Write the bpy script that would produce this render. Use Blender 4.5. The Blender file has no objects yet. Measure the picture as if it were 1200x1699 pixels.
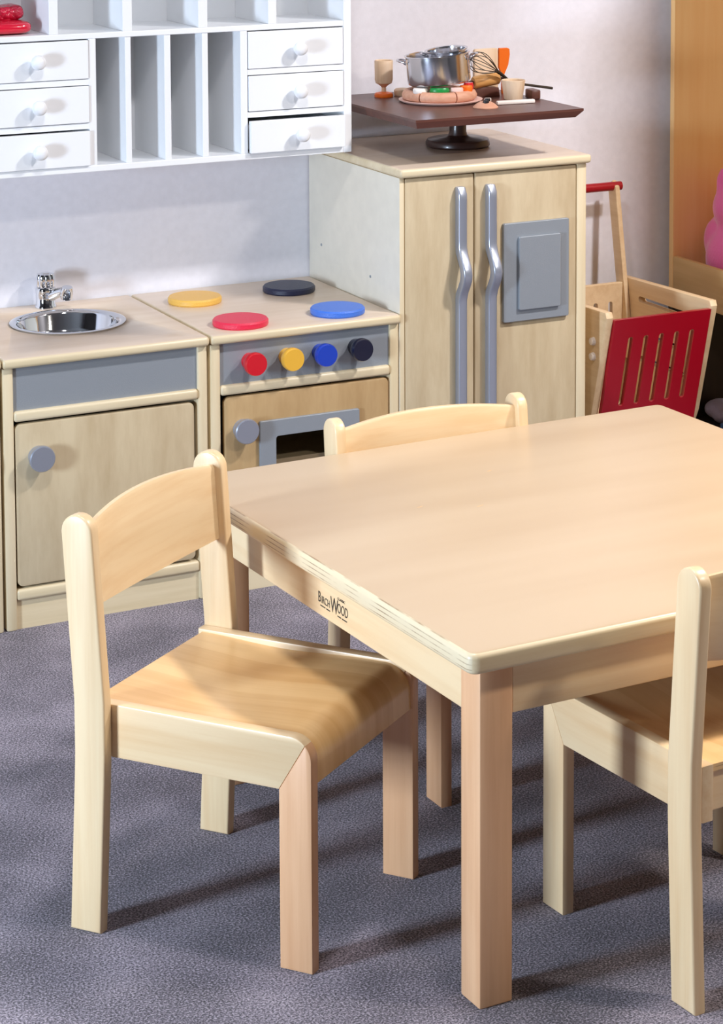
import bpy, bmesh, math, random
from mathutils import Vector, Matrix
random.seed(7)
PI = math.pi
SC = bpy.context.scene
COL = SC.collection

# ------------------------------------------------------------------ camera
F_PX, CX, CY = 3965.94, 794.59, 44.16
CAM_O = Vector((-0.97264, -4.52662, 1.66504))
YAW, PITCH, ROLL = -0.497215, -0.096273, 0.000248
fwd = Vector((-math.sin(YAW)*math.cos(PITCH), math.cos(YAW)*math.cos(PITCH), math.sin(PITCH)))
rgt = Vector((math.cos(YAW), math.sin(YAW), 0.0))
upv = rgt.cross(fwd)
rgt, upv = (math.cos(ROLL)*rgt+math.sin(ROLL)*upv), (-math.sin(ROLL)*rgt+math.cos(ROLL)*upv)
cd = bpy.data.cameras.new('camera'); cam = bpy.data.objects.new('camera', cd); COL.objects.link(cam)
M = Matrix((rgt, upv, -fwd)).transposed().to_4x4(); M.translation = CAM_O
cam.matrix_world = M
cd.sensor_fit = 'HORIZONTAL'; cd.sensor_width = 36.0
cd.lens = F_PX*36.0/1200.0
cd.shift_x = (600.0-CX)/1200.0
cd.shift_y = (CY-849.5)/1200.0
cd.clip_end = 60
SC.camera = cam

# ------------------------------------------------------------------ light
SC.view_settings.view_transform = 'Standard'; SC.view_settings.look = 'None'
SC.view_settings.gamma = 1.0; SC.view_settings.use_curve_mapping = False
SC.view_settings.exposure = 0.22
w = bpy.data.worlds.new('sky'); SC.world = w; w.use_nodes = True
bg = w.node_tree.nodes['Background']; bg.inputs[0].default_value = (0.62, 0.76, 1.0, 1); bg.inputs[1].default_value = 0.5

def area(name, loc, target, sx, sy, power, color, spread=PI):
    l = bpy.data.lights.new(name, 'AREA'); l.shape = 'RECTANGLE'; l.size = sx; l.size_y = sy
    l.energy = power; l.color = color; l.spread = spread
    o = bpy.data.objects.new(name, l); COL.objects.link(o); o.location = loc
    d = Vector(target)-Vector(loc)
    o.rotation_euler = d.to_track_quat('-Z', 'Y').to_euler()
    return o
# daylight through the low narrow window in the left wall
area('window_daylight', (-2.66, -1.70, 0.98), (0.6, -1.60, 0.60), 0.5, 0.7, 122, (0.68, 0.82, 1.0))
# two square fluorescent ceiling panels, then an added front fill
area('ceiling_panel_and_fill', (2.40, -1.5, 2.64), (2.40, -1.5, 0), 0.22, 0.22, 66, (1.0, 0.965, 0.985))
area('ceiling_panel_and_fill', (0.40, -1.5, 2.64), (0.40, -1.5, 0), 0.22, 0.22, 21, (1.0, 0.965, 0.985))
area('ceiling_panel_and_fill', (2.50, -3.3, 2.64), (2.50, -3.3, 0), 0.3, 0.3, 52, (1.0, 0.92, 0.82))  # added fill for the front faces and near floor, no known panel

# ------------------------------------------------------------------ materials
def lin(c):
    def f(x):
        x /= 255.0
        return x/12.92 if x <= 0.04045 else ((x+0.055)/1.055)**2.4
    return (f(c[0]), f(c[1]), f(c[2]), 1.0)
def mat(name, c, rough=0.5, metal=0.0, coat=0.0, spec=0.5, bump=0.0, bscale=200, noise=0.0, nscale=20, sheen=0.0):
    m = bpy.data.materials.new(name); m.use_nodes = True
    nt = m.node_tree; b = nt.nodes['Principled BSDF']
    b.inputs['Base Color'].default_value = lin(c); b.inputs['Roughness'].default_value = rough
    b.inputs['Metallic'].default_value = metal; b.inputs['Coat Weight'].default_value = coat
    b.inputs['Specular IOR Level'].default_value = spec
    b.inputs['Sheen Weight'].default_value = sheen
    tc = nt.nodes.new('ShaderNodeTexCoord')
    if bump:
        n = nt.nodes.new('ShaderNodeTexNoise'); n.inputs['Scale'].default_value = bscale; n.inputs['Detail'].default_value = 3
        nt.links.new(tc.outputs['Object'], n.inputs['Vector'])
        bp = nt.nodes.new('ShaderNodeBump'); bp.inputs['Strength'].default_value = bump; bp.inputs['Distance'].default_value = 0.002
        nt.links.new(n.outputs[0], bp.inputs['Height']); nt.links.new(bp.outputs[0], b.inputs['Normal'])
    if noise:
        n = nt.nodes.new('ShaderNodeTexNoise'); n.inputs['Scale'].default_value = nscale; n.inputs['Detail'].default_value = 4
        nt.links.new(tc.outputs['Object'], n.inputs['Vector'])
        r = nt.nodes.new('ShaderNodeValToRGB')
        a = lin([max(0, v*(1-noise)) for v in c]); d = lin([min(255, v*(1+noise)) for v in c])
        r.color_ramp.elements[0].color = a; r.color_ramp.elements[1].color = d
        r.color_ramp.elements[0].position = .3; r.color_ramp.elements[1].position = .7
        nt.links.new(n.outputs[0], r.inputs[0]); nt.links.new(r.outputs[0], b.inputs['Base Color'])
    return m
def wood(name, c, c2, axis='z', rough=0.38, coat=0.25, scale=1.0, blotch=0.5, fine=3.0, plank=0.0, flat=False):
    """long streaky grain running along the axis, with soft broad blotches"""
    m = bpy.data.materials.new(name); m.use_nodes = True
    nt = m.node_tree; b = nt.nodes['Principled BSDF']
    b.inputs['Roughness'].default_value = rough; b.inputs['Coat Weight'].default_value = coat; b.inputs['Coat Roughness'].default_value = 0.25
    tc = nt.nodes.new('ShaderNodeTexCoord'); mp = nt.nodes.new('ShaderNodeMapping')
    s = [70*scale]*3; s['xyz'.index(axis)] = fine*scale
    if flat: s[2] = 4.0*scale
    mp.inputs['Scale'].default_value = s
    oi = nt.nodes.new('ShaderNodeObjectInfo'); ad = nt.nodes.new('ShaderNodeVectorMath'); ad.operation = 'ADD'
    mul = nt.nodes.new('ShaderNodeMath'); mul.operation = 'MULTIPLY'; mul.inputs[1].default_value = 7.0
    nt.links.new(oi.outputs['Random'], mul.inputs[0])
    nt.links.new(tc.outputs['Object'], ad.inputs[0]); nt.links.new(mul.outputs[0], ad.inputs[1])
    nt.links.new(ad.outputs[0], mp.inputs['Vector'])
    n = nt.nodes.new('ShaderNodeTexNoise'); n.inputs['Scale'].default_value = 1.0; n.inputs['Detail'].default_value = 5; n.inputs['Roughness'].default_value = .6
    nt.links.new(mp.outputs[0], n.inputs['Vector'])
    mp2 = nt.nodes.new('ShaderNodeMapping'); s2 = [16*scale]*3; s2['xyz'.index(axis)] = 2.2*scale; s2[2] = 2.2*scale if flat else s2[2]; mp2.inputs['Scale'].default_value = s2
    nt.links.new(ad.outputs[0], mp2.inputs['Vector'])
    n2 = nt.nodes.new('ShaderNodeTexNoise'); n2.inputs['Scale'].default_value = 1.0; n2.inputs['Detail'].default_value = 2
    nt.links.new(mp2.outputs[0], n2.inputs['Vector'])
    mx = nt.nodes.new('ShaderNodeMix'); mx.inputs['Factor'].default_value = blotch
    nt.links.new(n.outputs[0], mx.inputs['A']); nt.links.new(n2.outputs[0], mx.inputs['B'])
    r = nt.nodes.new('ShaderNodeValToRGB')
    r.color_ramp.elements[0].color = lin(c2); r.color_ramp.elements[1].color = lin(c)
    r.color_ramp.elements[0].position = .33; r.color_ramp.elements[1].position = .60
    last = mx.outputs['Result']
    if plank:                                        # glued strips, each a little lighter or darker
        sp = nt.nodes.new('ShaderNodeSeparateXYZ'); nt.links.new(tc.outputs['Object'], sp.inputs[0])
        cr = [i for i in range(3) if i != 'xyz'.index(axis)][0]
        dv = nt.nodes.new('ShaderNodeMath'); dv.operation = 'MULTIPLY_ADD'; dv.inputs[1].default_value = 1/.058; dv.inputs[2].default_value = .37
        nt.links.new(sp.outputs[cr], dv.inputs[0])
        fl = nt.nodes.new('ShaderNodeMath'); fl.operation = 'FLOOR'; nt.links.new(dv.outputs[0], fl.inputs[0])
        wn = nt.nodes.new('ShaderNodeTexWhiteNoise'); wn.noise_dimensions = '1D'; nt.links.new(fl.outputs[0], wn.inputs['W'])
        ma = nt.nodes.new('ShaderNodeMath'); ma.operation = 'MULTIPLY_ADD'; ma.inputs[1].default_value = plank; ma.inputs[2].default_value = -plank/2
        nt.links.new(wn.outputs[0], ma.inputs[0])
        sm = nt.nodes.new('ShaderNodeMath'); sm.operation = 'ADD'; nt.links.new(last, sm.inputs[0]); nt.links.new(ma.outputs[0], sm.inputs[1]); last = sm.outputs[0]
    nt.links.new(last, r.inputs[0]); nt.links.new(r.outputs[0], b.inputs['Base Color'])
    return m
def ply(name, light, dark, z0, period):
    """edge of laminated plywood: thin dark veneer lines stacked in z"""
    m = bpy.data.materials.new(name); m.use_nodes = True
    nt = m.node_tree; b = nt.nodes['Principled BSDF']; b.inputs['Roughness'].default_value = .4; b.inputs['Coat Weight'].default_value = .2
    tc = nt.nodes.new('ShaderNodeTexCoord'); sp = nt.nodes.new('ShaderNodeSeparateXYZ'); nt.links.new(tc.outputs['Object'], sp.inputs[0])
    n = nt.nodes.new('ShaderNodeTexNoise'); n.inputs['Scale'].default_value = 14; n.inputs['Detail'].default_value = 3
    nt.links.new(tc.outputs['Object'], n.inputs['Vector'])
    d = nt.nodes.new('ShaderNodeMath'); d.operation = 'DIVIDE'; d.inputs[1].default_value = period
    nt.links.new(sp.outputs[2], d.inputs[0])
    fr = nt.nodes.new('ShaderNodeMath'); fr.operation = 'FRACT'; nt.links.new(d.outputs[0], fr.inputs[0])
    lt = nt.nodes.new('ShaderNodeMath'); lt.operation = 'LESS_THAN'; lt.inputs[1].default_value = .20; nt.links.new(fr.outputs[0], lt.inputs[0])
    r = nt.nodes.new('ShaderNodeValToRGB'); r.color_ramp.elements[0].position = .42; r.color_ramp.elements[1].position = .62
    nt.links.new(n.outputs[0], r.inputs[0])
    mm = nt.nodes.new('ShaderNodeMath'); mm.operation = 'MULTIPLY'
    nt.links.new(lt.outputs[0], mm.inputs[0]); nt.links.new(r.outputs[0], mm.inputs[1])
    mx = nt.nodes.new('ShaderNodeMix'); mx.data_type = 'RGBA'
    mx.inputs['A'].default_value = lin(light); mx.inputs['B'].default_value = lin(dark)
    nt.links.new(mm.outputs[0], mx.inputs['Factor']); nt.links.new(mx.outputs['Result'], b.inputs['Base Color'])
    return m
def carpet(name):
    m = bpy.data.materials.new(name); m.use_nodes = True
    nt = m.node_tree; b = nt.nodes['Principled BSDF']; b.inputs['Roughness'].default_value = .95
    b.inputs['Specular IOR Level'].default_value = .1; b.inputs['Sheen Weight'].default_value = .25
    tc = nt.nodes.new('ShaderNodeTexCoord')
    n = nt.nodes.new('ShaderNodeTexNoise'); n.inputs['Scale'].default_value = 300; n.inputs['Detail'].default_value = 4; n.inputs['Roughness'].default_value = .7
    n2 = nt.nodes.new('ShaderNodeTexNoise'); n2.inputs['Scale'].default_value = 5.5; n2.inputs['Detail'].default_value = 3
    for q in (n, n2): nt.links.new(tc.outputs['Object'], q.inputs['Vector'])
    mx = nt.nodes.new('ShaderNodeMix'); mx.inputs['Factor'].default_value = .17
    nt.links.new(n.outputs[0], mx.inputs['A']); nt.links.new(n2.outputs[0], mx.inputs['B'])
    r = nt.nodes.new('ShaderNodeValToRGB')
    e = r.color_ramp.elements; e[0].color = lin((28, 25, 32)); e[0].position = .38; e[1].color = lin((190, 180, 194)); e[1].position = .60
    x = r.color_ramp.elements.new(.48); x.color = lin((92, 86, 98))
    nt.links.new(mx.outputs['Result'], r.inputs[0]); nt.links.new(r.outputs[0], b.inputs['Base Color'])
    bp = nt.nodes.new('ShaderNodeBump'); bp.inputs['Strength'].default_value = .7; bp.inputs['Distance'].default_value = .004
    nt.links.new(n.outputs[0], bp.inputs['Height']); nt.links.new(bp.outputs[0], b.inputs['Normal'])
    return m

LT, DK = (238, 211, 168), (226, 190, 142)          # clear-lacquered birch
BEECH = wood('beech_z', (234, 186, 142), (216, 162, 118), 'z', scale=.9)
BIRCH = {a: wood('birch_'+a, LT, DK, a) for a in 'xyz'}
SEATW = wood('seat_birch', (240, 198, 138), (224, 176, 114), 'x', scale=.8, rough=.3, coat=.4, plank=.22, flat=True)
KT, KD = (202, 185, 152), (184, 164, 130)          # kitchen birch veneer
KIT = {a: wood('kitchen_birch_'+a, KT, KD, a, rough=.45, coat=.1, fine=14, blotch=.6) for a in 'xyz'}
KEDGE = {a: wood('kitchen_edge_'+a, (226, 210, 176), (212, 194, 156), a, rough=.4, coat=.15) for a in 'xyz'}
KTOP = wood('kitchen_top', (224, 205, 184), (213, 191, 166), 'x', rough=.35, coat=.2, scale=.8)
FSIDE = mat('pale_birch_laminate', (224, 218, 202), .45, noise=.015, nscale=30)
OVENW = wood('oven_door_birch', (186, 156, 112), (168, 136, 92), 'z', rough=.45, coat=.1, fine=14, blotch=.6)
TTOP = wood('table_laminate', (204, 179, 146), (195, 168, 134), 'x', rough=.36, coat=.2, scale=.5, blotch=.92, fine=12)
TPLY = ply('plywood_edge', (230, 212, 176), (160, 130, 96), 0, .0071)
TEDGE = wood('table_edge', (234, 216, 178), (216, 190, 146), 'x', rough=.4, coat=.2)
SPLY = ply('seat_plywood_edge', (226, 190, 136), (140, 100, 58), 0, .0062)
SILVER = mat('silver_paint', (150, 157, 164), .42, metal=.25, spec=.5, bump=.15, bscale=600)
SILVER_L = mat('bright_silver_paint', (168, 174, 188), .3, metal=.55)
CHROME = mat('chrome', (228, 230, 234), .06, metal=1.0)
STEEL = mat('stainless_steel', (214, 216, 222), .16, metal=1.0)
WHITE = mat('white_paint', (238, 241, 244), .38)
WALLM = mat('wall_paint', (230, 230, 238), .7, noise=.012, nscale=60, bump=.08, bscale=300)
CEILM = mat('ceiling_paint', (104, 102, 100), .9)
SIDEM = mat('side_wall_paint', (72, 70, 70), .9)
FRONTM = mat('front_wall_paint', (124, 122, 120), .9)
BLACK = mat('black_inside', (16, 15, 16), .6)
DARKGAP = mat('dark_board', (38, 32, 28), .8)
RED = mat('red_paint', (206, 18, 36), .28, coat=.3)
RED_T = mat('red_speckle', (226, 40, 74), .35, bump=.5, bscale=420)
YEL = mat('yellow_paint', (232, 178, 62), .3, coat=.3)
YEL_T = mat('yellow_speckle', (234, 184, 84), .35, bump=.5, bscale=420)
BLU = mat('blue_paint', (22, 62, 178), .28, coat=.3)
BLU_T = mat('blue_speckle', (64, 116, 214), .35, bump=.5, bscale=420)
NAV = mat('navy_paint', (16, 20, 44), .28, coat=.3)
NAV_T = mat('navy_speckle', (22, 28, 58), .35, bump=.5, bscale=420)
WALNUT = wood('dark_walnut', (96, 56, 45), (72, 40, 33), 'x', rough=.4, coat=.15)
EBONY = mat('dark_turned_wood', (56, 34, 28), .35, coat=.2)
TOYW = {a: wood('toy_maple_'+a, (232, 206, 176), (216, 184, 148), a, rough=.55, coat=0, scale=2) for a in 'xyz'}
PINW = wood('rolling_pin_wood', (226, 172, 104), (206, 146, 80), 'x', rough=.45, coat=.1, scale=2)
PIZW = wood('toy_pizza_wood', (218, 166, 138), (200, 142, 112), 'x', rough=.55, coat=0, scale=2)
PINKW = mat('pink_plate', (232, 196, 184), .5)
ORANGE = mat('orange_paint', (240, 112, 24), .4)
GREEN = mat('green_paint', (24, 138, 62), .35)
CREAM = mat('cream_paint', (240, 232, 224), .45)
OLIVE = mat('black_paint', (30, 26, 30), .4)
WIRE = mat('dark_wire', (88, 84, 78), .3, metal=.9)
ORW = wood('amber_birch', (248, 206, 142), (242, 190, 124), 'z', rough=.4, coat=.2, scale=.6)
SHADEW = wood('shaded_wood', (62, 46, 34), (46, 33, 25), 'z', rough=.5, coat=.05)  # shade below the storage tray, put into the wood colour
OLIW = wood('shelf_birch', (216, 180, 122), (198, 160, 100), 'y', rough=.45, coat=.1)
CARTW = wood('cart_birch', (226, 200, 160), (208, 176, 134), 'y', rough=.5, coat=.05)
CARTRED = mat('cart_red', (158, 6, 28), .32, coat=.2)
PINK = mat('pink_plush', (250, 122, 192), .95, bump=.6, bscale=160, sheen=.6)
LILAC = mat('lilac_plush', (218, 208, 236), .95, bump=.5, bscale=160, sheen=.4)
PURP = mat('dark_purple_cloth', (58, 30, 84), .9)
BCLOTH = mat('light_blue_cloth', (112, 158, 220), .9)
RUB = mat('rubber', (34, 34, 36), .6)
INK = mat('black_ink', (46, 36, 30), .6)
CARPET = carpet('carpet_pile')
def redfab():
    m = mat('red_vinyl', (204, 20, 60), .22, coat=.4)
    nt = m.node_tree; b = nt.nodes['Principled BSDF']
    tc = nt.nodes.new('ShaderNodeTexCoord'); v = nt.nodes.new('ShaderNodeTexVoronoi'); v.inputs['Scale'].default_value = 95
    nt.links.new(tc.outputs['Object'], v.inputs['Vector'])
    bp = nt.nodes.new('ShaderNodeBump'); bp.inputs['Strength'].default_value = 1; bp.inputs['Distance'].default_value = .006; bp.invert = True
    nt.links.new(v.outputs['Distance'], bp.inputs['Height']); nt.links.new(bp.outputs[0], b.inputs['Normal'])
    return m
REDQ = redfab(); REDV = mat('red_vinyl_smooth', (206, 18, 50), .2, coat=.5)

# ------------------------------------------------------------------ helpers
def obj(name, bm, m, parent=None, smooth=None, loc=None, rot=None):
    me = bpy.data.meshes.new(name)
    bmesh.ops.recalc_face_normals(bm, faces=bm.faces)
    if smooth is not None:
        for f in bm.faces: f.smooth = True
        for e in bm.edges:
            if len(e.link_faces) == 2 and e.calc_face_angle(0) > smooth: e.smooth = False
    bm.to_mesh(me); bm.free()
    for x in (m if isinstance(m, (list, tuple)) else [m]): me.materials.append(x)
    o = bpy.data.objects.new(name, me); COL.objects.link(o)
    if parent: o.parent = parent
    if loc: o.location = loc
    if rot: o.rotation_euler = rot
    return o
def tag(o, label, cat, group=None):
    o['label'] = label; o['category'] = cat
    if group: o['group'] = group
    return o
def thing(name, label, cat, loc=(0, 0, 0), rz=0, group=None):
    o = bpy.data.objects.new(name, None); COL.objects.link(o); o.empty_display_size = .05
    o.location = loc; o.rotation_euler = (0, 0, rz)
    return tag(o, label, cat, group)
def struct(name, bm, m, parent=None):
    o = obj(name, bm, m, parent)
    if not parent: o['kind'] = 'structure'
    return o
def bx(x0, x1, y0, y1, z0, z1, bev=0.0, seg=2, bm=None):
    own = bm is None
    b = bmesh.new()
    bmesh.ops.create_cube(b, size=1)
    for v in b.verts:
        v.co = Vector(((x0+x1)/2+v.co.x*(x1-x0), (y0+y1)/2+v.co.y*(y1-y0), (z0+z1)/2+v.co.z*(z1-z0)))
    if bev: bmesh.ops.bevel(b, geom=list(b.edges), offset=bev, segments=seg, affect='EDGES', profile=.5)
    if own: return b
    merge(bm, b); return bm
def merge(dst, src):
    me = bpy.data.meshes.new('tmp'); src.to_mesh(me); src.free(); dst.from_mesh(me); bpy.data.meshes.remove(me)
def prism(pts, axis, a0, a1, bev=0.0, seg=2):
    """2D outline extruded along an axis. axis 'y': pts=(x,z); 'x': pts=(y,z); 'z': pts=(x,y)"""
    def P(p, a):
        return {'y': (p[0], a, p[1]), 'x': (a, p[0], p[1]), 'z': (p[0], p[1], a)}[axis]
    bm = bmesh.new(); n = len(pts)
    A = [bm.verts.new(P(p, a0)) for p in pts]; B = [bm.verts.new(P(p, a1)) for p in pts]
    fa = bm.faces.new(A); fb = bm.faces.new(B[::-1])
    for i in range(n): bm.faces.new((A[i], B[i], B[(i+1) % n], A[(i+1) % n]))
    bmesh.ops.recalc_face_normals(bm, faces=bm.faces)
    if bev:
        es = [e for f in (fa, fb) for e in f.edges]
        bmesh.ops.bevel(bm, geom=es, offset=bev, segments=seg, affect='EDGES', profile=.5)
    return bm
def rrect(x0, x1, y0, y1, r, n=5):
    out = []
    for cx, cy, a in ((x1-r, y1-r, 0), (x0+r, y1-r, PI/2), (x0+r, y0+r, PI), (x1-r, y0+r, 1.5*PI)):
        for i in range(n+1):
            t = a+PI/2*i/n; out.append((cx+r*math.cos(t), cy+r*math.sin(t)))
    return out
def lathe(prof, n=32, bm=None, mtx=None):
    """profile (r,z) about z"""
    b = bmesh.new(); rings = []
    for r, z in prof:
        if r < 1e-6: rings.append([b.verts.new((0, 0, z))])
        else: rings.append([b.verts.new((r*math.cos(2*PI*i/n), r*math.sin(2*PI*i/n), z)) for i in range(n)])
    for a, c in zip(rings, rings[1:]):
        if len(a) == 1 and len(c) == 1: continue
        for i in range(n):
            j = (i+1) % n
            if len(a) == 1: b.faces.new((a[0], c[i], c[j]))
            elif len(c) == 1: b.faces.new((a[i], c[0], a[j]))
            else: b.faces.new((a[i], c[i], c[j], a[j]))
    if mtx is not None: bmesh.ops.transform(b, matrix=mtx, verts=b.verts)
    if bm is None: return b
    merge(bm, b); return bm
def tube(pts, r, n=10, closed=False, bm=None):
    b = bmesh.new(); rings = []; N = len(pts); P = [Vector(p) for p in pts]
    ref = Vector((0.13, 0.31, 0.94))
    for i, p in enumerate(P):
        if closed: t = P[(i+1) % N]-P[i-1]
        else: t = P[min(i+1, N-1)]-P[max(i-1, 0)]
        t.normalize(); u = t.cross(ref)
        if u.length < 1e-3: u = t.cross(Vector((1, 0, 0)))
        u.normalize(); v = t.cross(u)
        rr = r[i] if isinstance(r, (list, tuple)) else r
        rings.append([b.verts.new(p+rr*(math.cos(2*PI*k/n)*u+math.sin(2*PI*k/n)*v)) for k in range(n)])
    for i in range(N if closed else N-1):
        a, c = rings[i], rings[(i+1) % N]
        for k in range(n): b.faces.new((a[k], c[k], c[(k+1) % n], a[(k+1) % n]))
    if not closed:
        b.faces.new(rings[0][::-1]); b.faces.new(rings[-1])
    if bm is None: return b
    merge(bm, b); return bm
def T(x, y, z): return Matrix.Translation((x, y, z))
def RX(a): return Matrix.Rotation(a, 4, 'X')
def RY(a): return Matrix.Rotation(a, 4, 'Y')
def RZ(a): return Matrix.Rotation(a, 4, 'Z')
def cut(o, cutters):
    """boolean difference; cutters are bmeshes in the part's own coordinates"""
    tmp = []
    for c in cutters:
        me = bpy.data.meshes.new('c'); bmesh.ops.recalc_face_normals(c, faces=c.faces); c.to_mesh(me); c.free()
        k = bpy.data.objects.new('c', me); COL.objects.link(k)
        k.parent = o
        tmp.append(k); md = o.modifiers.new('b', 'BOOLEAN'); md.operation = 'DIFFERENCE'; md.object = k; md.solver = 'EXACT'
    bpy.context.view_layer.update()
    dg = bpy.context.evaluated_depsgraph_get()
    me = bpy.data.meshes.new_from_object(o.evaluated_get(dg))
    old = o.data; o.modifiers.clear(); o.data = me; me.name = o.name; bpy.data.meshes.remove(old)
    for k in tmp:
        km = k.data; bpy.data.objects.remove(k); bpy.data.meshes.remove(km)
    return o

# ------------------------------------------------------------------ the room
WY = 0.472                                          # back wall
XL, XR, YF, ZC = -2.6, 2.78, -6.2, 2.66
struct('floor', bx(XL, XR, YF, WY, -.05, 0), CARPET)
struct('wall_back', bx(XL-.1, XR+.1, WY, WY+.1, -.05, ZC), WALLM)
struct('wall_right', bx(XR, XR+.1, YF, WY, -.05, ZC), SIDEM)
struct('wall_front', bx(XL-.1, XR+.1, YF-.1, YF, -.05, ZC), FRONTM)
struct('ceiling', bx(XL-.1, XR+.1, YF-.1, WY+.1, ZC, ZC+.08), CEILM)
wl = bmesh.new()
WY0, WY1, WZ0, WZ1 = -2.02, -1.38, .56, 1.40
for y0, y1, z0, z1 in ((YF, WY0, -.05, ZC), (WY1, WY, -.05, ZC), (WY0, WY1, -.05, WZ0), (WY0, WY1, WZ1, ZC)):
    bx(XL-.1, XL, y0, y1, z0, z1, bm=wl)
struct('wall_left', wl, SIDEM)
wf = bmesh.new()
for y0, y1, z0, z1 in ((WY0, WY0+.05, WZ0, WZ1), (WY1-.05, WY1, WZ0, WZ1), (WY0+.05, WY1-.05, WZ0, WZ0+.05), (WY0+.05, WY1-.05, WZ1-.05, WZ1)):
    bx(XL-.06, XL+.01, y0, y1, z0, z1, bm=wf)
struct('window_1', wf, WHITE)

# ------------------------------------------------------------------ play kitchen
HC = 0.5563; TS = .020
def unit_shell(root, x0, x1, y1=WY-.004, holes=None):
    """side panels, counter, rails, kick board shared by the low units"""
    pw = .0215
    for a, b in ((x0, x0+pw), (x1-pw, x1)):
        obj('side_panel', bx(a, b, 0, y1, 0, HC-TS, .004), KEDGE['z'], root, .6)
    top = obj('countertop', bx(x0-.0025, x1+.0015, -.012, y1, HC-TS, HC, .007, 3), [KTOP, KEDGE['x']], root, .6)
    for p in top.data.polygons:
        if p.normal.z < .9: p.material_index = 1
    if holes:
        cut(top, holes)
    obj('back_panel', bx(x0+pw, x1-pw, y1-.012, y1, .0, HC-TS), DARKGAP, root)
    obj('fascia', bx(x0+pw, x1-pw, .006, .018, .4445, HC-TS), SILVER, root)
    obj('rail', bx(x0+pw, x1-pw, -.004, .05, .4255, .447, .006, 3), KEDGE['x'], root, .6)
    obj('rail', bx(x0+pw, x1-pw, -.002, .05, .0605, .0835, .006, 3), KEDGE['x'], root, .6)
    obj('kick_board', bx(x0+pw, x1-pw, .008, .024, 0, .0605), KEDGE['x'], root)
    obj('floor_board', bx(x0+pw, x1-pw, .03, y1-.012, .066, .080), DARKGAP, root)
def knob(name, m, parent, x, z, r, y0=0., l=.03, waist=.8):
    return obj(name, lathe([(0, 0), (r*waist, 0), (r*waist*.95, l*.35), (r*.98, l*.62), (r, l*.75), (r, l*.92), (r*.93, l), (0, l)], 28, mtx=T(x, y0, z) @ RX(PI/2)), m, parent, .6)
def door_bm(x0, x1, z0, z1, y0=0.0, y1=.017, r=.012):
    return prism(rrect(x0, x1, z0, z1, r), 'y', y0, y1, .003)

SX0, SX1 = .4125, .8465
sink = thing('play_sink_unit', 'pale birch toy kitchen sink cupboard with round steel basin and chrome tap', 'toy kitchen', (0, 0, 0))
SKX, SKY, SKR = .635, .258, .121
unit_shell(sink, SX0, SX1, holes=[lathe([(0, .45), (SKR-.006, .45), (SKR-.006, .7), (0, .7)], 48, mtx=T(SKX, SKY, 0))])
prof = [(SKR, HC+.0005), (SKR+.001, HC+.003), (SKR-.004, HC+.0042), (SKR-.012, HC+.003), (SKR-.017, HC-.004), (SKR-.022, HC-.035), (SKR-.034, HC-.052), (.03, HC-.057), (0, HC-.058),
        (0, HC-.0605), (.03, HC-.0595), (SKR-.032, HC-.0545), (SKR-.0205, HC-.036), (SKR-.0155, HC-.004), (SKR-.012, HC+.0005), (SKR, HC+.0005)]
basin = obj('sink_basin', lathe(prof, 56, mtx=T(SKX, SKY, 0)), CHROME, sink, .9)
obj('drain', lathe([(0, 0), (.016, 0), (.017, .002), (.012, .003), (0, .002)], 20, mtx=T(SKX, SKY, HC-.0575)), SILVER, basin, .6)
tap = obj('tap', lathe([(0, 0), (.0235, 0), (.0235, .004), (.021, .008), (.0205, .03), (.022, .04), (.0205, .044), (0, .044)], 28, mtx=T(.642, .425, HC)), CHROME, sink, .6)
hb = bmesh.new()
for i in range(8):                                   # fluted tap handle
    a = 2*PI*i/8
    lathe([(0, 0), (.006, 0), (.0085, .006), (.0085, .024), (.0065, .030), (0, .031)], 10, bm=hb, mtx=T(.642+.0125*math.cos(a), .425+.0125*math.sin(a), HC+.044))
lathe([(0, 0), (.013, 0), (.014, .028), (.009, .033), (0, .034)], 20, bm=hb, mtx=T(.642, .425, HC+.044))
obj('tap_handle', hb, CHROME, tap, .6)
sp = tube([(.642, .425, HC+.02), (.651, .41, HC+.028), (.662, .393, HC+.037), (.672, .377, HC+.042)], [.013, .012, .0105, .0095], 14)
obj('spout', sp, CHROME, tap, .7)
obj('spout_nozzle', lathe([(0, 0), (.0125, 0), (.0135, .006), (.0135, .018), (.0115, .026), (0, .027)], 18, mtx=T(.672, .375, HC+.026) @ RX(.25)), CHROME, tap, .6)
d = obj('door', door_bm(.4365, .8165, .0885, .4200), KIT['z'], sink, .6)
knob('knob', SILVER_L, d, .4825, .3515, .0265)

VX0, VX1 = .854, 1.288
stove = thing('play_stove_unit', 'pale birch toy kitchen stove with four coloured burners and matching knobs', 'toy kitchen', (0, 0, 0))
unit_shell(stove, VX0, VX1)
for nm, x, y, m in (('yellow burner', .947, .320, YEL_T), ('red burner', .9475, .0635, RED_T), ('black burner', 1.177, .329, NAV_T), ('blue burner', 1.1755, .069, BLU_T)):
    b = obj('burner', lathe([(0, 0), (.057, 0), (.059, .003), (.059, .011), (.056, .0145), (0, .015)], 40, mtx=T(x, y, HC)), m, stove, .5)
    b['label'] = nm
for nm, x, z, m in (('red knob', .942, .4915, RED), ('yellow knob', 1.0265, .492, YEL), ('blue knob', 1.103, .4925, BLU), ('black knob', 1.187, .4945, NAV)):
    k = knob('knob', m, stove, x, z, .0245, y0=.006, l=.042, waist=.72); k['label'] = nm
dv = obj('oven_door', door_bm(.8845, 1.2635, .0885, .4200), OVENW, stove, .6)
cut(dv, [prism(rrect(.996, 1.153, .195, .3275, .006), 'y', -.02, .04)])
fr = obj('oven_window_frame', prism(rrect(.9595, 1.1905, .158, .3625, .004), 'y', -.008, 0, .0015), SILVER, dv)
cut(fr, [prism(rrect(.996, 1.153, .195, .3275, .006), 'y', -.02, .01)])
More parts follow.
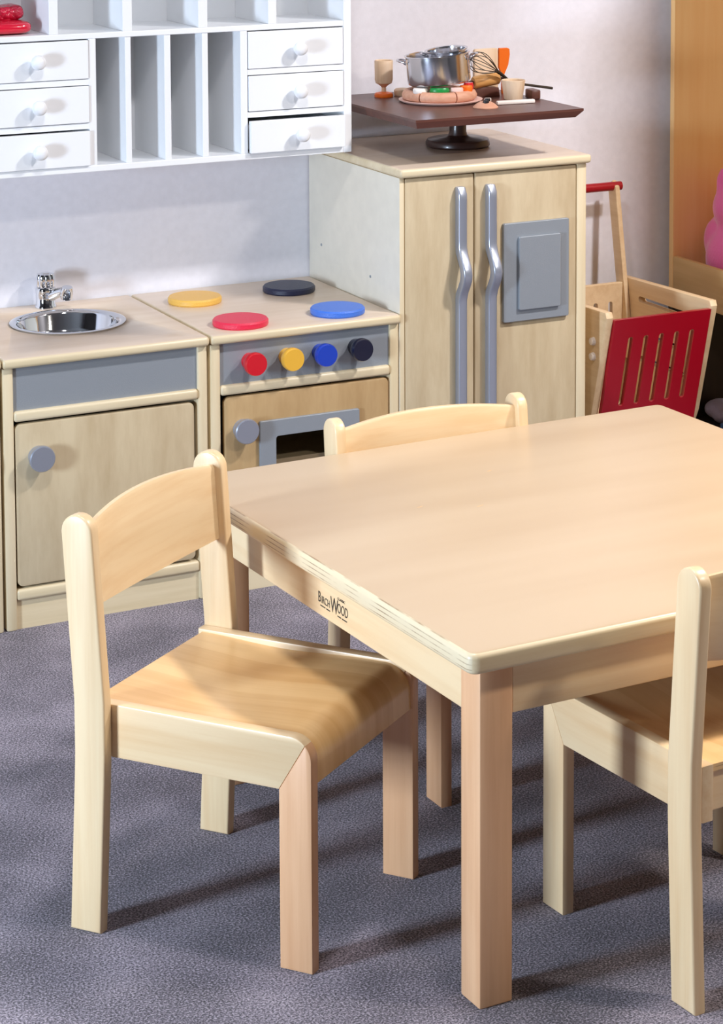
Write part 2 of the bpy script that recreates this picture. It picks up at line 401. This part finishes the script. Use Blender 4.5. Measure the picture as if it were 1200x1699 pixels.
obj('oven_shelf', bx(.88, 1.262, .06, .44, .245, .257), KIT['x'], stove)
knob('knob', SILVER_L, dv, .923, .3505, .0265)
obj('oven_lining', bx(.8762, 1.2658, .30, .305, .083, .43), BLACK, stove)

left = thing('play_kitchen_cupboard', 'birch toy kitchen cupboard only just in view left of the sink cupboard', 'toy kitchen', (0, 0, 0))
unit_shell(left, -.028, .406)
dl = obj('door', door_bm(-.004, .376, .0885, .4200), KIT['z'], left, .6)
knob('knob', SILVER_L, dl, .33, .3515, .0265)

HF = .8706; FX0, FX1 = 1.2905, 1.7585
fridge = thing('play_fridge', 'tall birch toy fridge with two doors, silver wavy handles and grey dispenser plate', 'toy fridge', (0, 0, 0))
sl = obj('side_panel', bx(FX0, FX0+.012, 0, WY-.004, 0, HF-.02, .002), [FSIDE, KEDGE['z']], fridge, .6)
for p in sl.data.polygons:
    if p.normal.x > -.9: p.material_index = 1
for y, z in ((.40, .640), (.143, .612)):
    obj('screw_cap', lathe([(0, 0), (.0035, 0), (.003, .0012), (0, .0014)], 12, mtx=T(FX0, y, z) @ RY(-PI/2)), SILVER, sl, .6)
obj('side_panel', bx(FX1-.0255, FX1, 0, WY-.004, 0, HF-.02, .004), KEDGE['z'], fridge, .6)
tp = obj('top_panel', bx(FX0-.003, FX1+.006, -.013, WY-.004, HF-.02, HF, .007, 3), [KTOP, KEDGE['x']], fridge, .6)
for p in tp.data.polygons:
    if p.normal.z < .9: p.material_index = 1
obj('back_panel', bx(FX0+.012, FX1-.0255, WY-.016, WY-.004, .02, HF-.02), DARKGAP, fridge)
obj('kick_board', bx(FX0+.012, FX1-.0255, .008, .024, 0, .06), KEDGE['x'], fridge)
def fridge_handle(x0, x1):
    out = []; inn = []
    n = 44
    for i in range(n+1):
        z = .18+(.822-.18)*i/n
        def bulge(zc, h):
            t = max(-1, min(1, (z-zc)/h)); return .5*(1+math.cos(PI*t))
        b = bulge(.632, .062)
        out.append((-(.021+.026*b), z)); inn.append((-.024*max(0, (b-.12)/.88), z))
    out[0] = (-.017, out[0][1]); out[-1] = (-.012, out[-1][1])
    return prism(out+inn[::-1], 'x', x0, x1, .004, 3)
fl = obj('door', door_bm(FX0+.0135, 1.4715, .066, HF-.0225, r=.004), KIT['z'], fridge, .6)
obj('handle', fridge_handle(1.4245, 1.4455), SILVER_L, fl, .7)
frr = obj('door', door_bm(1.4745, 1.7315, .066, HF-.0225, r=.004), KIT['z'], fridge, .6)
obj('handle', fridge_handle(1.4985, 1.5195), SILVER_L, frr, .7)
dp = obj('dispenser_plate', prism(rrect(1.5418, 1.7082, .5105, .7312, .004), 'y', -.009, 0, .0015), SILVER, frr)
obj('dispenser_inset', prism(rrect(1.577, 1.683, .5365, .7005, .004), 'y', -.017, -.009, .0015), SILVER, frr)

# ------------------------------------------------------------------ white pigeon-hole shelf
sh = thing('pigeonhole_wall_shelf', 'white painted wall shelf with small drawers, tall slots and open pigeonholes', 'wall shelf', (0, 0, 0))
Y0, YB = .19, .375
X0, X1, Z0, Z1 = .4300, 1.2690, .8845, 1.42
obj('side_panel', bx(X0, X0+.018, Y0, WY-.001, Z0, Z1, .0015), WHITE, sh)
obj('side_panel', bx(X1-.019, X1, Y0, WY-.001, Z0, Z1, .0015), WHITE, sh)
obj('bottom_board', bx(X0+.018, X1-.019, Y0, WY-.001, Z0, Z0+.0135, .0015), WHITE, sh)
obj('top_board', bx(X0+.018, X1-.019, Y0, WY-.001, Z1-.016, Z1, .0015), WHITE, sh)
obj('middle_shelf', bx(X0+.018, X1-.019, Y0, YB, 1.1635, 1.1755, .0015), WHITE, sh)
obj('back_panel', bx(X0+.018, X1-.019, YB, YB+.008, Z0+.0135, Z1-.016), WHITE, sh)
ZT = 1.1635; ZBm = Z0+.0135
for a, b in ((.667, .6825), (.7465, .7595), (.8335, .848), (.919, .9325), (1.0065, 1.0225)):
    obj('divider', bx(a, b, Y0+(.001 if a in (.667, 1.0065) else .002), YB, ZBm, ZT, .001), WHITE, sh)
for a, b in ((.5825, .602), (.742, .763), (.911, .932), (1.0720, 1.0915)):
    obj('divider', bx(a, b, Y0+.001, YB, 1.1755, Z1-.016, .001), WHITE, sh)
def drawer(x0, x1, z0, z1, out, kx):
    dr = obj('drawer', bx(x0, x1, Y0-out, Y0-out+.012, z0, z1, .0012), WHITE, sh)
    obj('drawer_box', bx(x0+.006, x1-.006, Y0-out+.012, YB-.02, z0+.005, z1-.012), WHITE, dr)
    kb = lathe([(0, 0), (.0075, 0), (.006, .006), (.0075, .010), (.0135, .014), (.0158, .021), (.0145, .028), (.009, .0325), (0, .034)], 24, mtx=T(kx, Y0-out, (z0+z1)/2+.001) @ RX(PI/2))
    obj('knob', kb, WHITE, dr, .9)
for z in (1.0735, .9815):
    obj('drawer_rail', bx(X0+.018, .667, Y0+.001, YB, z-.006, z+.006), WHITE, sh)
    obj('drawer_rail', bx(1.0225, X1-.019, Y0+.001, YB, z-.006, z+.006), WHITE, sh)
for (z0, z1, o1, o2) in ((1.0808, 1.1610, .002, .001), (.9890, 1.0655, .003, .002), (.8990, .9715, .006, .012)):
    drawer(X0+.0195, .6655, z0, z1, o1, .551)
    drawer(1.0245, X1-.0205, z0, z1-(.003 if o2 > .01 else 0), o2, 1.137)

# red folded pouch in the first pigeonhole
rp = thing('folded_red_pouch', 'shiny red quilted pouch folded flat in the pigeonhole at top left', 'pouch', (.512, .275, 1.1755))
def pillow(hx, hy, h, n=10, p=4):
    bm = bmesh.new(); bmesh.ops.create_uvsphere(bm, u_segments=28, v_segments=14, radius=1)
    for v in bm.verts:
        def sg(t, e): return math.copysign(abs(t)**e, t)
        r = math.hypot(v.co.x, v.co.y)
        v.co = Vector((hx*sg(v.co.x, .45), hy*sg(v.co.y, .45), h*sg(v.co.z, .7)))
    return bm
b = pillow(.056, .066, .0145); bmesh.ops.transform(b, matrix=T(-.008, 0, .0147), verts=b.verts)
obj('pouch_body', b, REDV, rp, 1.2)
b = pillow(.032, .042, .016); bmesh.ops.transform(b, matrix=T(.008, .012, .041) @ RY(-.12), verts=b.verts)
obj('pouch_flap', b, REDQ, rp, 1.2)

# ------------------------------------------------------------------ square serving stand with toy food
ZB = .978
st = thing('serving_stand', 'dark brown square wooden pedestal board standing on the toy fridge', 'serving stand', (1.545, .245, HF))
bb = bmesh.new()
bx0, bx1, by0, by1 = 1.313-1.545, 1.729-1.545, -.035-.245, .430-.245
zt = ZB-HF
tv = [bb.verts.new(p) for p in ((bx0, by0, zt), (bx1, by0, zt), (bx1, by1, zt), (bx0, by1, zt))]
mv = [bb.verts.new(p) for p in ((bx0, by0, zt-.005), (bx1, by0, zt-.005), (bx1, by1, zt-.005), (bx0, by1, zt-.005))]
i = .018
lv = [bb.verts.new(p) for p in ((bx0+i*.3, by0+i*.3, zt-.019), (bx1-i, by0+i*.3, zt-.019), (bx1-i, by1-i, zt-.019), (bx0+i*.3, by1-i, zt-.019))]
bb.faces.new(tv); bb.faces.new(lv[::-1])
for A, B in ((tv, mv), (mv, lv)):
    for k in range(4): bb.faces.new((A[k], B[k], B[(k+1) % 4], A[(k+1) % 4]))
obj('board', bb, WALNUT, st)
obj('pedestal', lathe([(0, 0), (.070, 0), (.0735, .004), (.0735, .011), (.070, .017), (.058, .020), (.030, .0215), (.022, .026), (.0195, .034), (.0195, zt-.032), (.023, zt-.019), (0, zt-.019)], 40, mtx=T(.015, -.005, 0)), EBONY, st, .7)

g = thing('toy_goblet', 'small wooden toy goblet with an orange foot', 'cup', (1.431, .359, ZB))
obj('foot', lathe([(0, 0), (.021, 0), (.022, .004), (.020, .009), (.006, .012), (0, .012)], 28), ORANGE, g, .7)
obj('bowl', lathe([(0, .012), (.0055, .012), (.005, .022), (.010, .027), (.0185, .032), (.0208, .040), (.0213, .083), (.0205, .0845), (.0185, .083), (.018, .042), (.012, .035), (0, .034)], 28), TOYW['z'], g, .7)
tag(obj('wooden_disc', lathe([(0, 0), (.020, 0), (.022, .003), (.022, .013), (.019, .016), (0, .016)], 24), TOYW['x'], None, .6, (1.481, .358, ZB)), 'small round tan wooden piece behind the pizza plate, right of the goblet', 'toy food')
# plate and pizza
PX, PY = 1.508, .225
tag(obj('toy_plate', lathe([(0, 0), (.086, 0), (.094, .004), (.095, .006), (.090, .0065), (.082, .005), (0, .005)], 48), PINKW, None, .7, (PX, PY, ZB)), 'pale pink round plate lying under the wooden pizza', 'plate')
pz = thing('toy_pizza', 'wooden toy pizza cut in slices, with toppings, under the steel pot', 'toy food', (PX-.004, PY-.002, ZB+.0055))
for k in range(6):
    a0 = 2*PI*k/6-.52+.02; a1 = a0+2*PI/6-.04
    prof = [(.0, 0), (.078, 0), (.084, .005), (.085, .012), (.081, .020), (.074, .0235), (.066, .0225), (.062, .019), (.0, .018)]
    bm = bmesh.new(); nseg = 10; rings = []
    for i in range(nseg+1):
        a = a0+(a1-a0)*i/nseg
        rings.append([bm.verts.new((max(r, .004)*math.cos(a), max(r, .004)*math.sin(a), z)) for r, z in prof])
    for A, B in zip(rings, rings[1:]):
        for j in range(len(prof)-1): bm.faces.new((A[j], A[j+1], B[j+1], B[j]))
        bm.faces.new((A[-1], A[0], B[0], B[-1]))
    bm.faces.new(rings[0]); bm.faces.new(rings[-1][::-1])
    obj('slice', bm, PIZW, pz, .8)
def blob(hx, hy, h): return lathe([(0, 0), (.9, 0), (1, .25), (1, .75), (.88, 1), (0, 1)], 20, mtx=Matrix.Diagonal((hx, hy, h, 1)))
for nm, x, y, r, s, h, m, rz in (('white topping', -.060, -.024, .019, .015, .012, CREAM, .2), ('green topping', -.026, -.050, .022, .013, .0135, GREEN, -.45),
                                 ('cream topping', .012, -.058, .016, .011, .013, PINKW, -.5), ('orange topping', .040, -.052, .015, .011, .0155, ORANGE, -.4), ('red topping', .056, -.034, .013, .010, .019, RED, .3)):
    b = blob(r, s, h); bmesh.ops.transform(b, matrix=T(x, y, .019) @ RZ(rz), verts=b.verts)
    t = obj('topping', b, m, pz, .6); t['label'] = nm
# steel pot, slightly tilted, with a loose lid
PT = (1.505, .225, ZB+.0425)
pot = thing('toy_steel_pot', 'shiny stainless steel toy stockpot tilted on top of the pizza', 'pot', PT)
pot.rotation_euler = (.02, -.085, -.497)
R = .0715; H = .064
obj('pot_body', lathe([(0, 0), (R-.005, 0), (R-.001, .003), (R, .008), (R, H), (R+.003, H+.001), (R+.003, H+.003), (R-.002, H+.003), (R-.003, H), (R-.003, .008), (R-.007, .004), (0, .003)], 56), STEEL, pot, .7)
for sgn in (-1, 1):
    pts = [(sgn*(R-.001), -.022, H-.014), (sgn*(R+.006), -.022, H-.008), (sgn*(R+.014), -.018, H-.006), (sgn*(R+.019), -.006, H-.005), (sgn*(R+.019), .006, H-.005), (sgn*(R+.014), .018, H-.006), (sgn*(R+.006), .022, H-.008), (sgn*(R-.001), .022, H-.014)]
    obj('handle', tube(pts, .0026, 8), STEEL, pot, .9)
lid = thing('toy_saucepan', 'small steel toy saucepan nested inside the steel stockpot', 'pot', (1.525, .222, ZB+.079))
lid.rotation_euler = (.06, -.1, -.497)
r2 = .045
obj('pan_body', lathe([(0, 0), (r2-.004, 0), (r2, .004), (r2, .036), (r2+.004, .038), (r2+.004, .040), (r2-.002, .039), (r2-.003, .034), (r2-.003, .006), (0, .003)], 44), STEEL, lid, .7)
obj('handle', tube([(-r2, -.012, .03), (-r2-.010, -.010, .034), (-r2-.013, 0, .035), (-r2-.010, .010, .034), (-r2, .012, .03)], .0022, 8), STEEL, lid, .9)
# pizza slice with olives
sl = thing('toy_pizza_slice', 'pinkish toy pizza slice with black and white toppings at the front of the board', 'toy food', (1.5435, .078, ZB))
b = lathe([(0, 0), (.028, 0), (.0285, .002), (.022, .008), (.012, .014), (0, .016)], 28)
obj('slice_base', b, PIZW, sl, .7)
for x, y, z, r, m in ((-.004, -.010, .010, .007, OLIVE), (.004, -.002, .013, .0065, OLIVE), (.010, .008, .012, .008, CREAM)):
    b = blob(r, r*.8, .008); bmesh.ops.transform(b, matrix=T(x, y, z), verts=b.verts)
    t = obj('topping', b, m, sl, .6)
cup = obj('toy_cup', lathe([(0, 0), (.0205, 0), (.0215, .002), (.0275, .044), (.0265, .0445), (.0245, .043), (.019, .006), (0, .005)], 32), TOYW['z'], None, .7, (1.671, .180, ZB))
tag(cup, 'small tapered beige wooden cup without a handle behind the white strip', 'cup')
kn = obj('toy_knife', bx(-.047, .047, -.006, .006, 0, .009, .003), CREAM, None, .6, (1.634, .104, ZB), (0, 0, -.08))
tag(kn, 'flat cream wooden strip lying in front of the beige cup', 'toy cutlery')
tag(obj('wooden_block', bx(-.0115, .0115, -.02, .02, 0, .022, .004), WALNUT, None, .6, (1.7155, .168, ZB), (0, 0, -.1)), 'small dark brown wooden block right beside the beige cup', 'toy food')
tag(obj('wooden_wedge', prism([(-.035, 0), (.035, 0), (.032, .02), (-.03, .026)], 'y', -.018, .018, .003), WALNUT, None, .6, (1.638, .262, ZB), (0, 0, -.1)), 'dark brown wooden wedge under the rolling pin', 'toy food')
rpn = thing('toy_rolling_pin', 'short honey coloured wooden rolling pin leaning behind the beige cup', 'rolling pin', (1.638, .250, ZB+.0375))
rpn.rotation_euler = (0, -.12, .0)
obj('roller', lathe([(0, -.033), (.012, -.033), (.0145, -.030), (.0145, .030), (.012, .033), (0, .033)], 24, mtx=RY(PI/2)), PINW, rpn, .7)
obj('handle', lathe([(0, .033), (.005, .033), (.007, .040), (.006, .047), (0, .049)], 16, mtx=RY(PI/2)), EBONY, rpn, .7)
obj('handle', lathe([(0, .033), (.005, .033), (.007, .040), (.006, .047), (0, .049)], 16, mtx=RY(-PI/2)), EBONY, rpn, .7)
# whisk: wires fan out up-left of the ferrule, handle to the right
wk = thing('wire_whisk', 'wire balloon whisk with a thin dark handle leaning beside the pot', 'whisk', (1.6535, .222, 1.0385))
wb = bmesh.new()
D1 = Vector((-.072, -.006, .034)); L1 = D1.length; D1.normalize()
side = Vector((0, 0, 1)).cross(D1).normalized(); upd = D1.cross(side)
for k in range(5):
    a = PI*k/5; ax = math.cos(a)*side+math.sin(a)*upd
    pts = []
    for i in range(25):
        t = 2*PI*i/24-PI                             # tear-drop loop
        u = (1+math.cos(t))/2; wv = math.sin(t)*.034*(.25+.75*u)
        pts.append(D1*(L1*u)+ax*wv)
    tube(pts, .0009, 6, bm=wb)
obj('wires', wb, WIRE, wk, 1.5)
obj('handle', tube([(-.004, 0, .002), (.010, .001, -.007), (.031, .003, -.0225), (.070, .004, -.0345), (.146, .002, -.0475)], [.0045, .004, .0026, .003, .0032], 10), WIRE, wk, .9)
# board and spatula against the wall
bd = prism(rrect(-.0315, .0315, 0, .106, .006), 'y', -.005, .005, .0015)
tag(obj('toy_chopping_board', bd, TOYW['z'], None, .6, (1.660, .292, ZB), (0, 0, 0)), 'upright beige wooden board standing behind the whisk and rolling pin', 'chopping board')
spt = thing('toy_spatula', 'orange toy spatula blade standing upright beside the beige board', 'spatula', (1.7025, .286, ZB))
obj('blade', prism([(-.004, .044), (.003, .044), (.0135, .066), (.0175, .090), (.0165, .103), (.010, .106), (-.011, .106), (-.011, .060)], 'y', -.003, .003, .001), ORANGE, spt)
obj('handle', lathe([(0, 0), (.004, 0), (.0042, .02), (.0036, .046), (0, .048)], 14), ORANGE, spt, .7)

# ------------------------------------------------------------------ children's table
HT = .52; TW, TD = .981, .9757; LI, LL = .0333, .053
tb = thing('childrens_table', 'square low birch table with pale top and plywood edge', 'table', (.49714, -1.79684, 0), .03297)
t_ = .030
top = obj('tabletop', prism(rrect(0, TW, 0, TD, .016, 6), 'z', HT-t_, HT, .008, 4), [TTOP, TPLY, TEDGE], tb, .6)
for p in top.data.polygons:
    if abs(p.normal.z) < .93: p.material_index = 1 if abs(p.normal.x) > abs(p.normal.y) else 2
for a in (LI, TW-LI-LL):
    for b in (LI, TD-LI-LL):
        obj('leg', bx(a, a+LL, b, b+LL, 0, HT-t_, .003), BEECH, tb, .6)
AH = .0777
for a in (LI+.002, TW-LI-.022):
    obj('apron', bx(a, a+.02, LI+LL, TD-LI-LL, HT-t_-AH, HT-t_, .0015), BIRCH['y'], tb)
for b in (LI+.002, TD-LI-.022):
    obj('apron', bx(LI+LL, TW-LI-LL, b, b+.02, HT-t_-AH, HT-t_, .0015), BIRCH['x'], tb)
# printed mark on the left apron
def text_bm(s, size, sx=1.0):
    cu = bpy.data.curves.new('t', 'FONT'); cu.body = s; cu.size = size; cu.extrude = .0002
    o = bpy.data.objects.new('t', cu); COL.objects.link(o); bpy.context.view_layer.update()
    me = bpy.data.meshes.new_from_object(o.evaluated_get(bpy.context.evaluated_depsgraph_get()))
    b = bmesh.new(); b.from_mesh(me); bpy.data.objects.remove(o); bpy.data.curves.remove(cu); bpy.data.meshes.remove(me)
    for v in b.verts: v.co.x *= sx
    return b
lg = bmesh.new()
FX = LI+.0017
def put(s, size, b, z, sx=1.0):
    t = text_bm(s, size, sx)
    # text x -> -b, text y -> z, facing -a
    m = Matrix(((0, 0, -1, FX), (-1, 0, 0, b), (0, 1, 0, z), (0, 0, 0, 1)))
    bmesh.ops.transform(t, matrix=m, verts=t.verts); merge(lg, t)
put('B', .0235, .5275, .4335, .72); put('IRCH', .0165, .5165, .4335, .78)
put('W', .0340, .4855, .4300, .72); put('OOD', .0215, .4625, .4345, .68)
put('CLASSIC', .0055, .4625, .4545, 1.25)
for b0, b1, z in ((.520, .503, .4280), (.500, .487, .4278), (.462, .450, .4280), (.447, .431, .4278)):
    bx(FX-.0002, FX+.0002, b1, b0, z, z+.0016, bm=lg)
obj('printed_logo', lg, INK, tb)
for a, b, l in ((.2677, .6243, .007), (.3552, .5806, .008), (.4705, .7467, .006)):
    s = lathe([(0, 0), (1, 0), (.8, 1), (0, 1)], 12, mtx=T(a, b, HT) @ RZ(.3) @ Matrix.Diagonal((l, .0014, .0003, 1)))
    obj('scratch', s, mat('scratch_tone', (214, 178, 134), .6), tb)

# ------------------------------------------------------------------ chairs
CW, CD, LW, LTH, HS = .3494, .3938, .0524, .0209, .344
WB = CW+2*LTH
RH = .080
def chair(name, label, loc, rz, hp, legm):
    t = thing(name, label, 'chair', (*loc, 0), rz, "children's birch chairs")
    xr = -CD/2+LW/2
    # bent back posts
    def off(z):
        if z < .26: return .012*(z/.26)
        if z < .35: return .012
        return .012-(.019)*((z-.35)/(hp-.35))
    L = []; Rr = []
    r = LW/2
    zs = [0, .08, .16, .23, .27, .31, .35, .40, .46, .52, hp-r]
    for z in zs:
        L.append((xr+off(z)-r, z)); Rr.append((xr+off(z)+r, z))
    cx = xr+off(hp-r)
    arc = [(cx+r*math.cos(PI*i/12), hp-r+r*math.sin(PI*i/12)) for i in range(1, 12)]
    outl = Rr+arc+L[::-1]
    for s in (-1, 1):
        y0 = s*WB/2; y1 = s*(WB/2-LTH)
        obj('back_post', prism(outl, 'y', min(y0, y1), max(y0, y1), .0035, 3), BIRCH['z'], t, .6)
    # side frame: rail mitred to front leg, rounded outer corner
    rr = .034; c0 = (CD/2-rr, HS-rr); n = 5
    a1 = [(c0[0]+rr*math.cos(PI/4*i/n), c0[1]+rr*math.sin(PI/4*i/n)) for i in range(n+1)]
    a2 = [(c0[0]+rr*math.cos(PI/4+PI/4*i/n), c0[1]+rr*math.sin(PI/4+PI/4*i/n)) for i in range(n+1)]
    leg = [(CD/2-LW, 0), (CD/2, 0)]+a1+[(CD/2-LW, HS-RH)]
    rail = [(CD/2-LW, HS-RH)]+a2+[(-CD/2+.014, HS), (-CD/2+.014, HS-RH)]
    for s in (-1, 1):
        y0 = s*CW/2; y1 = s*(CW/2-LTH)
        obj('front_leg', prism(leg, 'y', min(y0, y1), max(y0, y1), .002), legm, t, .5)
        obj('side_rail', prism(rail, 'y', min(y0, y1), max(y0, y1), .002), BIRCH['x'], t, .5)
    # seat: saddle shell with waterfall front
    path = []
    th = .011
    for i in range(13):
        u = i/12; x = -CD/2+.022+u*(CD-.022-.046)
        path.append((x, HS-.004-.006*math.sin(PI*min(1, u*1.1))**2, 0.))
    cxx, czz, ra = CD/2-.046, HS-.004-.042, .042
    for i in range(1, 9):
        a = PI/2*i/8; path.append((cxx+ra*math.sin(a), czz+ra*math.cos(a), a))
    path.append((CD/2-.0035, HS-.072, PI/2))
    bm = bmesh.new(); ys = [-(CW/2-LTH)+(CW-2*LTH)*k/10 for k in range(11)]
    topr = []; botr = []
    for j, (x, z, a) in enumerate(path):
        u = min(1, j/12)
        nx, nz = math.sin(a), math.cos(a)
        rt = []; rb = []
        for y in ys:
            v = y/(CW/2-LTH); sad = -.005*(1-v*v)*math.sin(PI*u)
            rt.append(bm.verts.new((x, y, z+sad))); rb.append(bm.verts.new((x-nx*th, y, z+sad-nz*th)))
        topr.append(rt); botr.append(rb)
    K = len(ys)
    for j in range(len(path)-1):
        for k in range(K-1):
            bm.faces.new((topr[j][k], topr[j+1][k], topr[j+1][k+1], topr[j][k+1]))
            bm.faces.new((botr[j][k], botr[j][k+1], botr[j+1][k+1], botr[j+1][k]))
        for k in (0, K-1): bm.faces.new((topr[j][k], botr[j][k], botr[j+1][k], topr[j+1][k]))
    for j in (0, len(path)-1):
        for k in range(K-1):
            f = bm.faces.new((topr[j][k], topr[j][k+1], botr[j][k+1], botr[j][k])); f.material_index = 1
    obj('seat', bm, [SEATW, SPLY], t, .6)
    obj('back_rail', bx(-CD/2+.030, -CD/2+.048, -(CW/2-LTH), CW/2-LTH, HS-.075, HS-.017, .002), BIRCH['y'], t)
    # backrest: curved board with bowed top and bottom edges, between the posts
    bm = bmesh.new(); hw = WB/2-LTH; N = 20; rows = []
    zt, zb = hp-.020, hp-.138
    for i in range(N+1):
        v = -1+2*i/N; q = 1-v*v
        z1_, z0_ = zt+.012*q, zb-.010*q
        sec = []
        for (sz, sx) in ((0, 1), (.04, 1.0), (.5, 1.0), (.96, 1.0), (1, .55), (1, -.55), (.96, -1.0), (.5, -1), (.04, -1), (0, -.55)):
            z = z0_+(z1_-z0_)*sz
            x = xr+off(z)+.008-.020*q+sx*.0062
            sec.append(bm.verts.new((x, v*hw, z)))
        rows.append(sec)
    for A, B in zip(rows, rows[1:]):
        m_ = len(A)
        for k in range(m_): bm.faces.new((A[k], B[k], B[(k+1) % m_], A[(k+1) % m_]))
    bm.faces.new(rows[0][::-1]); bm.faces.new(rows[-1])
    obj('backrest', bm, BIRCH['y'], t, .7)
    return t
chair('childrens_chair', 'whole birch chair at the left side of the table, in front of the sink cupboard', (.38761, -1.29976), -.91916, .6272, BEECH)
chair('childrens_chair', 'birch chair at the right edge, its back turned and seat under the table', (.95799, -1.70446), 1.65504, .6253, BIRCH['z'])
chair('childrens_chair', 'birch chair behind the table, only its backrest showing above the table top', (.96000, -.95200), -1.5553, .5735, BEECH)

# ------------------------------------------------------------------ push cart
ct = thing('toy_push_cart', 'wooden toy shopping cart with red slotted front and red handle bar', 'toy cart', (0, 0, 0))
CX0, CX1 = 1.822, 2.092
def cart_side(x0, x1):
    pts = [(.385, .180), (.075, .205), (.062, .232), (-.010, .492), (-.004, .505), (.40, .494), (.405, .486)]
    return prism(pts, 'x', x0, x1, .004)
for x0 in (CX0-.016, CX1-.004):
    s = obj('side_board', cart_side(x0, x0+.02), CARTW, ct, .6)
    cut(s, [prism(rrect(.10, .30, z, z+.014, .006), 'x', x0-.05, x0+.06) for z in (.445, .36, .30)])
    obj('handle_arm', prism([(.315, .30), (.352, .30), (.425, .715), (.405, .728), (.388, .715)], 'x', x0+(.020 if x0 < 2 else -.014), x0+(.034 if x0 < 2 else 0), .004), CARTW, ct, .6)
cf = obj('front_panel', prism([(.055, .215), (.068, .215), (-.002, .487), (-.015, .487)], 'x', CX0+.004, CX1-.004, .002), CARTRED, ct)
cuts = []
for k in range(5):
    xc = CX0+.042+k*.0415+.012
    c = prism(rrect(xc-.0068, xc+.0068, .272, .442, .0066), 'y', -.2, .25)
    cuts.append(c)
cut(cf, cuts)
bk = obj('back_board', bx(CX0+.004, CX1-.004, .352, .366, .19, .485, .002), CARTW, ct)
cut(bk, [prism(rrect(CX0+.05+k*.042-.006, CX0+.05+k*.042+.006, .26, .44, .0055), 'y', .2, .5) for k in range(5)])
obj('floor_board', bx(CX0+.004, CX1-.004, .06, .352, .185, .197), CARTW, ct)
obj('handle_bar', lathe([(0, 0), (.011, 0), (.011, CX1-CX0+.018), (0, CX1-CX0+.018)], 20, mtx=T(CX0-.012, .402, .714) @ RY(PI/2)), CARTRED, ct, .6)
for y in (.11, .33):
    for x in (CX0-.028, CX1+.014):
        wv = obj('wheel', lathe([(0, 0), (.058, 0), (.062, .003), (.062, .013), (.058, .016), (0, .016)], 32, mtx=T(x, y, .062) @ RY(PI/2)), CARTW, ct, .6)
    obj('axle', lathe([(0, 0), (.006, 0), (.006, CX1-CX0+.05), (0, CX1-CX0+.05)], 12, mtx=T(CX0-.024, y, .062) @ RY(PI/2)), WIRE, ct, .6)
    obj('axle_block', bx(CX0+.01, CX1-.01, y-.016, y+.016, .05, .187), CARTW, ct)
for z in (.43, .395):
    obj('bolt_cap', lathe([(0, 0), (.010, 0), (.008, .008), (0, .011)], 16, mtx=T(CX0-.016, .045, z) @ RY(-PI/2)), CREAM, ct, .8)

# ------------------------------------------------------------------ open locker with tray
BX, BY = 2.265, .440
lk = thing('open_storage_unit', 'tall amber birch open storage unit with a tray, at the right wall', 'storage unit', (0, 0, 0))
obj('end_panel', bx(BX, BX+.43, BY-.018, BY, .411, 1.85, .002), ORW, lk)
obj('lower_panel', bx(BX, BX+.43, BY-.018, BY, .06, .411), SHADEW, lk)  # darkened colour paints in the shade under the tray
obj('end_panel', bx(BX, BX+.43, -.58, -.562, .411, 1.85, .002), ORW, lk)
obj('lower_panel', bx(BX, BX+.43, -.58, -.562, .06, .411), SHADEW, lk)
obj('back_panel', bx(BX+.43, BX+.445, -.58, BY, .06, 1.85), ORW, lk)
obj('top_board', bx(BX, BX+.43, -.562, BY-.018, 1.832, 1.85, .002), ORW, lk)
obj('tray_lip', bx(BX, BX+.016, -.562, BY-.018, .411, .5205, .004), OLIW, lk, .6)
obj('tray_board', bx(BX+.016, BX+.43, -.562, BY-.018, .411, .427), OLIW, lk)
obj('bottom_shelf', bx(BX, BX+.43, -.562, BY-.018, .085, .1, .002), SHADEW, lk)
obj('plinth', bx(BX+.03, BX+.43, -.56, BY-.02, 0, .085), DARKGAP, lk)

def soft(name, balls, m, parent=None, vox=.008, loc=(0, 0, 0)):
    bm = bmesh.new()
    for (x, y, z, rx, ry, rz) in balls:
        bmesh.ops.create_icosphere(bm, subdivisions=3, radius=1, matrix=T(x, y, z) @ Matrix.Diagonal((rx, ry, rz, 1)))
    o = obj(name, bm, m, parent, loc=loc)
    md = o.modifiers.new('r', 'REMESH'); md.mode = 'VOXEL'; md.voxel_size = vox
    ms = o.modifiers.new('s', 'SMOOTH'); ms.iterations = 6; ms.factor = .6
    bpy.context.view_layer.update()
    me = bpy.data.meshes.new_from_object(o.evaluated_get(bpy.context.evaluated_depsgraph_get()))
    old = o.data; o.modifiers.clear(); o.data = me; bpy.data.meshes.remove(old); me.name = name
    for p in me.polygons: p.use_smooth = True
    return o
pk = soft('plush_toy', [(0, 0, .085, .085, .085, .09), (0, .01, .20, .065, .062, .065), (-.03, .055, .12, .03, .04, .055), (-.03, .03, .255, .022, .016, .04), (-.03, -.05, .255, .022, .016, .04), (-.06, .05, .025, .04, .03, .026), (-.06, -.06, .025, .04, .03, .026)], PINK, loc=(2.40, .312, .427))
pk.scale = (1.1, 1.1, 1.1)
tag(pk, 'bright pink plush toy sitting in the storage unit tray', 'soft toy')
bc = soft('blue_cloth', [(0, 0, .010, .09, .12, .011), (-.02, -.04, .014, .05, .07, .014)], BCLOTH, loc=(2.385, .215, .1))
tag(bc, 'light blue folded cloth on the lowest shelf of the storage unit', 'cloth')
lt_ = soft('lilac_cap', [(0, 0, .026, .045, .05, .026), (-.02, -.03, .018, .025, .03, .02), (.02, .02, .018, .03, .03, .02)], LILAC, loc=(2.385, .372, .1), vox=.006)
tag(lt_, 'small lilac fluffy bundle behind the blue cloth on the lowest shelf', 'soft toy')
